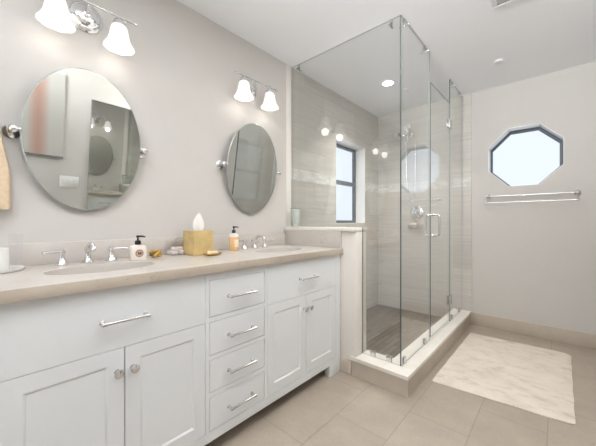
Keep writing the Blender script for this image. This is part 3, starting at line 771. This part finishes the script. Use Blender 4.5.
# gold knot ornament
kx, ky = -1.665, .672
mb = MB(); p = []
for k in range(120):
    t = 2 * PI * k / 120; r = .016 + .009 * math.cos(3 * t)
    p.append((kx + r * math.cos(2 * t) * 1.0, ky + r * math.sin(2 * t) * 1.15, C + .0225 + .0135 * math.sin(3 * t)))
mb.tube(p, .0078, 12, closed=True)
tag(mb.build('knot_ornament', M['golddark'], loc=(kx, ky, C)), 'small antique gold knot ornament right of the round-label bottle', 'ornament')

# clear lidded box holding white soaps
ax0, ax1, ay0, ay1 = -1.765, -1.675, .765, .862
ab = thing('acrylic_box', ((ax0 + ax1) / 2, (ay0 + ay1) / 2, C), 'clear lidded acrylic box against the backsplash beside the tissue box', 'box')
mb = MB(); tk = .003
mb.box(ax0, ax1, ay0, ay0 + tk, C, C + .088); mb.box(ax0, ax1, ay1 - tk, ay1, C, C + .088); mb.box(ax0, ax0 + tk, ay0 + tk, ay1 - tk, C, C + .088); mb.box(ax1 - tk, ax1, ay0 + tk, ay1 - tk, C, C + .088); mb.box(ax0 + tk, ax1 - tk, ay0 + tk, ay1 - tk, C, C + .003)
mb.build('box_walls', M['clear'], ab, smooth=False)
MB().box(ax0 - .002, ax1 + .002, ay0 - .002, ay1 + .002, C + .0885, C + .094, bev=.001).build('lid', M['tumbler'], ab)
MB().lathe([(.005, .094), (.004, .099), (.008, .103), (.006, .108), (.001, .109)], ((ax0 + ax1) / 2, (ay0 + ay1) / 2, C), seg=16).build('lid_knob', M['nickel'], ab)
first = None
for i, (dx, dy, dz, rz) in enumerate(((-.02, -.024, 0, .2), (.018, -.022, 0, -.3), (-.018, .022, 0, .1), (.02, .022, 0, .4), (.0, -.01, .0225, .5), (.004, .018, .0225, -.2))):
    if first is None:
        first = MB().box(-.016, .016, -.019, .019, 0, .0215, bev=.007, seg=3).build('guest_soap', M['acrylicfill']); o = first
    else: o = first.copy(); col.objects.link(o)
    o.location = ((ax0 + ax1) / 2 + dx, (ay0 + ay1) / 2 + dy, C + .0035 + dz); o.rotation_euler = (0, 0, rz)
    tag(o, 'small white soap inside the clear lidded box', 'soap', 'white soaps in the clear box')

# tissue box
t0, t1, u0, u1 = -1.703, -1.573, .850, .976; th = .145
ts = thing('tissue_box', ((t0 + t1) / 2, (u0 + u1) / 2, C), 'square brushed gold tissue box cover with a tissue sticking out', 'tissue box')
mb = MB(); plate_hole(mb, (t0, t1, u0, u1), ((t0 + t1) / 2, (u0 + u1) / 2), lambda a: .03 / max(.55, abs(math.cos(a)) * .8 + .2) * .9, [2 * PI * k / 24 for k in range(24)], lambda u, v, w_: (u, v, w_), C + th - .004, C + th)
for b in ((t0, t1, u0, u0 + .004), (t0, t1, u1 - .004, u1), (t0, t0 + .004, u0 + .004, u1 - .004), (t1 - .004, t1, u0 + .004, u1 - .004)): mb.box(*b, C, C + th - .004)
mb.build('cover', M['gold'], ts, smooth=False)
tm = MB(); rings = []
cx_, cy_ = (t0 + t1) / 2, (u0 + u1) / 2
for j in range(13):
    t = j / 12; r = .021 + .016 * math.sin(min(1, t * 1.3) * PI * .6) - .030 * t ** 2.2
    rings.append(tm.ring([(cx_ + (r * math.cos(2 * PI * k / 40)) * (.55 + .18 * math.sin(5 * 2 * PI * k / 40 + 3 * t)), cy_ + .006 * t * t + r * math.sin(2 * PI * k / 40) * (1.0 + .22 * math.cos(4 * 2 * PI * k / 40 + 2 * t)), C + th - .012 + .114 * t + .007 * math.sin(3 * 2 * PI * k / 40) * t) for k in range(40)]))
for i in range(12): tm.bridge(rings[i], rings[i + 1])
tm.cap(rings[-1]); tm.cap(rings[0][::-1])
tag(tm.build('tissue', M['tissue'], loc=(cx_, cy_, C + th)), 'white crumpled tissue rising from the gold box', 'tissue')

# gold leaf dish with cream soap
dx_, dy_ = -1.512, .935
mb = MB(); rings = []
for (k_, z) in ((.55, 0), (.6, .002), (.85, .006), (1.0, .014), (.97, .0155), (.82, .009), (.55, .005)):
    rings.append(mb.ring([(dx_ + .032 * k_ * (1 + .10 * math.cos(6 * 2 * PI * q / 60)) * math.cos(2 * PI * q / 60), dy_ + .055 * k_ * (1 + .10 * math.cos(6 * 2 * PI * q / 60)) * math.sin(2 * PI * q / 60), C + z) for q in range(60)]))
for i in range(len(rings) - 1): mb.bridge(rings[i], rings[i + 1])
mb.cap(rings[0][::-1]); mb.cap(rings[-1])
tag(mb.build('soap_dish', M['golddark'], loc=(dx_, dy_, C)), 'small scalloped gold dish in front of the tissue box', 'soap dish')
so = MB().box(dx_ - .017, dx_ + .017, dy_ - .032, dy_ + .032, C + .0055, C + .029, bev=.009, seg=4).build('soap_bar', M['soap'], loc=(dx_, dy_, C + .0055))
tag(so, 'cream soap bar lying in the gold dish', 'soap')

# peach soap bottle
ax, ay = -1.668, 1.196
am = thing('soap_bottle', (ax, ay, C), 'peach coloured round pump bottle with black pump left of the far faucet', 'soap bottle')
MB().lathe([(.028, 0), (.031, .003), (.0315, .01), (.0315, .094)], (ax, ay, C), seg=40).build('bottle_body', M['amber'], am)
MB().lathe([(.0315, .0942), (.0315, .105), (.027, .113), (.014, .117), (.013, .120)], (ax, ay, C), seg=40).build('bottle_neck', M['creambottle'], am)
MB().box(ax + .0295, ax + .0325, ay - .016, ay + .016, C + .025, C + .075, bev=.001).build('label', M['soap'], am)
pump(am, ax, ay, C + .120, M['blackp'], (.3, .95), .85)

# vase on the knee wall cap
vx, vy = -1.712, 1.876
V = thing('vase', (vx, vy, 1.0755), 'pale ribbed glass vase on the knee wall cap against the shower glass', 'vase')
pr = [(.022, 0), (.026, .003), (.030, .03), (.037, .09), (.041, .14), (.0415, .155)]
MB().lathe(pr + [(r - .004, z) for r, z in reversed(pr[2:])] + [(.02, .012)], (vx, vy, 1.0755), seg=72, rib=.035, nrib=12).build('vase_body', M['vase'], V)
MB().lathe([(.0418, .1555), (.0425, .158), (.0405, .160), (.038, .158), (.0378, .1555)], (vx, vy, 1.0755), seg=48, capb=False, capt=False).build('rim', M['vaserim'], V)

# hand towel on a ring at the left edge
ty = -.03
rg = thing('towel_ring', (LX, ty, 1.78), 'chrome towel ring on the wall left of the large mirror', 'towel ring')
MB().lathe([(.025, 0), (.025, .004), (.018, .009), (.009, .013), (.008, .05), (.011, .056), (.003, .066)], (LX, ty, 1.78), (1, 0, 0), 24).build('post', M['chrome'], rg)
MB().tube([(LX + .052, ty + .075 * math.sin(2 * PI * k / 40), 1.775 - .075 + .075 * math.cos(2 * PI * k / 40)) for k in range(40)], .004, 10, closed=True).build('ring', M['chrome'], rg)
mb = MB(); secs = []; nS = 60
for j in range(25):
    t = j / 24; z = 1.618 - .443 * t; hw = .07 + .062 * min(1, t * 1.6) ** .7; hd = .018 + .010 * t
    ringp = []
    for k in range(nS):
        a = 2 * PI * k / nS; ex = superell(a, 3)
        ringp.append((LX + .045 + hd * ex * math.cos(a) * .8 + .005 * math.sin(6 * a + .5) * (t + .3), ty + hw * ex * math.sin(a) + (.004 * math.sin(3 * a + 2 * t)), z + (.003 * math.sin(5 * a) if j == 24 else 0)))
    if j == 0: pass
    secs.append(mb.ring(ringp))
for i in range(24): mb.bridge(secs[i], secs[i + 1])
mb.cap(secs[0]); mb.cap(secs[-1][::-1])
tag(mb.build('hand_towel', M['towel'], loc=(LX + .045, ty, 1.17)), 'beige folded hand towel hanging left of the large oval mirror', 'towel')

# ------------------------------------------------------------------ the wall opposite, seen in the mirrors
md = struct(MB().box(RX - .012, RX - .004, .86, 1.72, .03, 2.075).build('door_1', M['mirror'], smooth=False), 'mirrored door on the wall opposite the vanity')
mb = MB(); mb.box(RX - .016, RX, .850, .86, 0, 2.085); mb.box(RX - .03, RX, 1.72, 1.73, 0, 2.085); mb.box(RX - .03, RX, .86, 1.72, 2.075, 2.085)
mb.build('door_frame', M['nickel'], md, smooth=False)
sw = thing('light_switch', (RX, .68, 1.105), 'white triple light switch plate reflected in the large mirror', 'light switch')
MB().box(RX - .007, RX, .600, .768, 1.105, 1.228, bev=.003).build('switch_plate', M['plate'], sw)
for k in range(3): MB().box(RX - .011, RX - .0072, .624 + k * .046, .652 + k * .046, 1.137, 1.197, bev=.001).build('rocker', M['white'], sw)
pc = thing('wall_picture', (RX, .40, 1.5), 'blurred pale picture with a terracotta streak reflected in the large mirror', 'picture')
MB().box(RX - .02, RX - .002, .15, .62, 1.425, 2.25).build('canvas', M['picture'], pc, smooth=False)
mb = MB().box(RX - .026, RX, .145, .622, 1.415, 1.425); mb.build('lower_edge', M['frame'], pc, smooth=False)
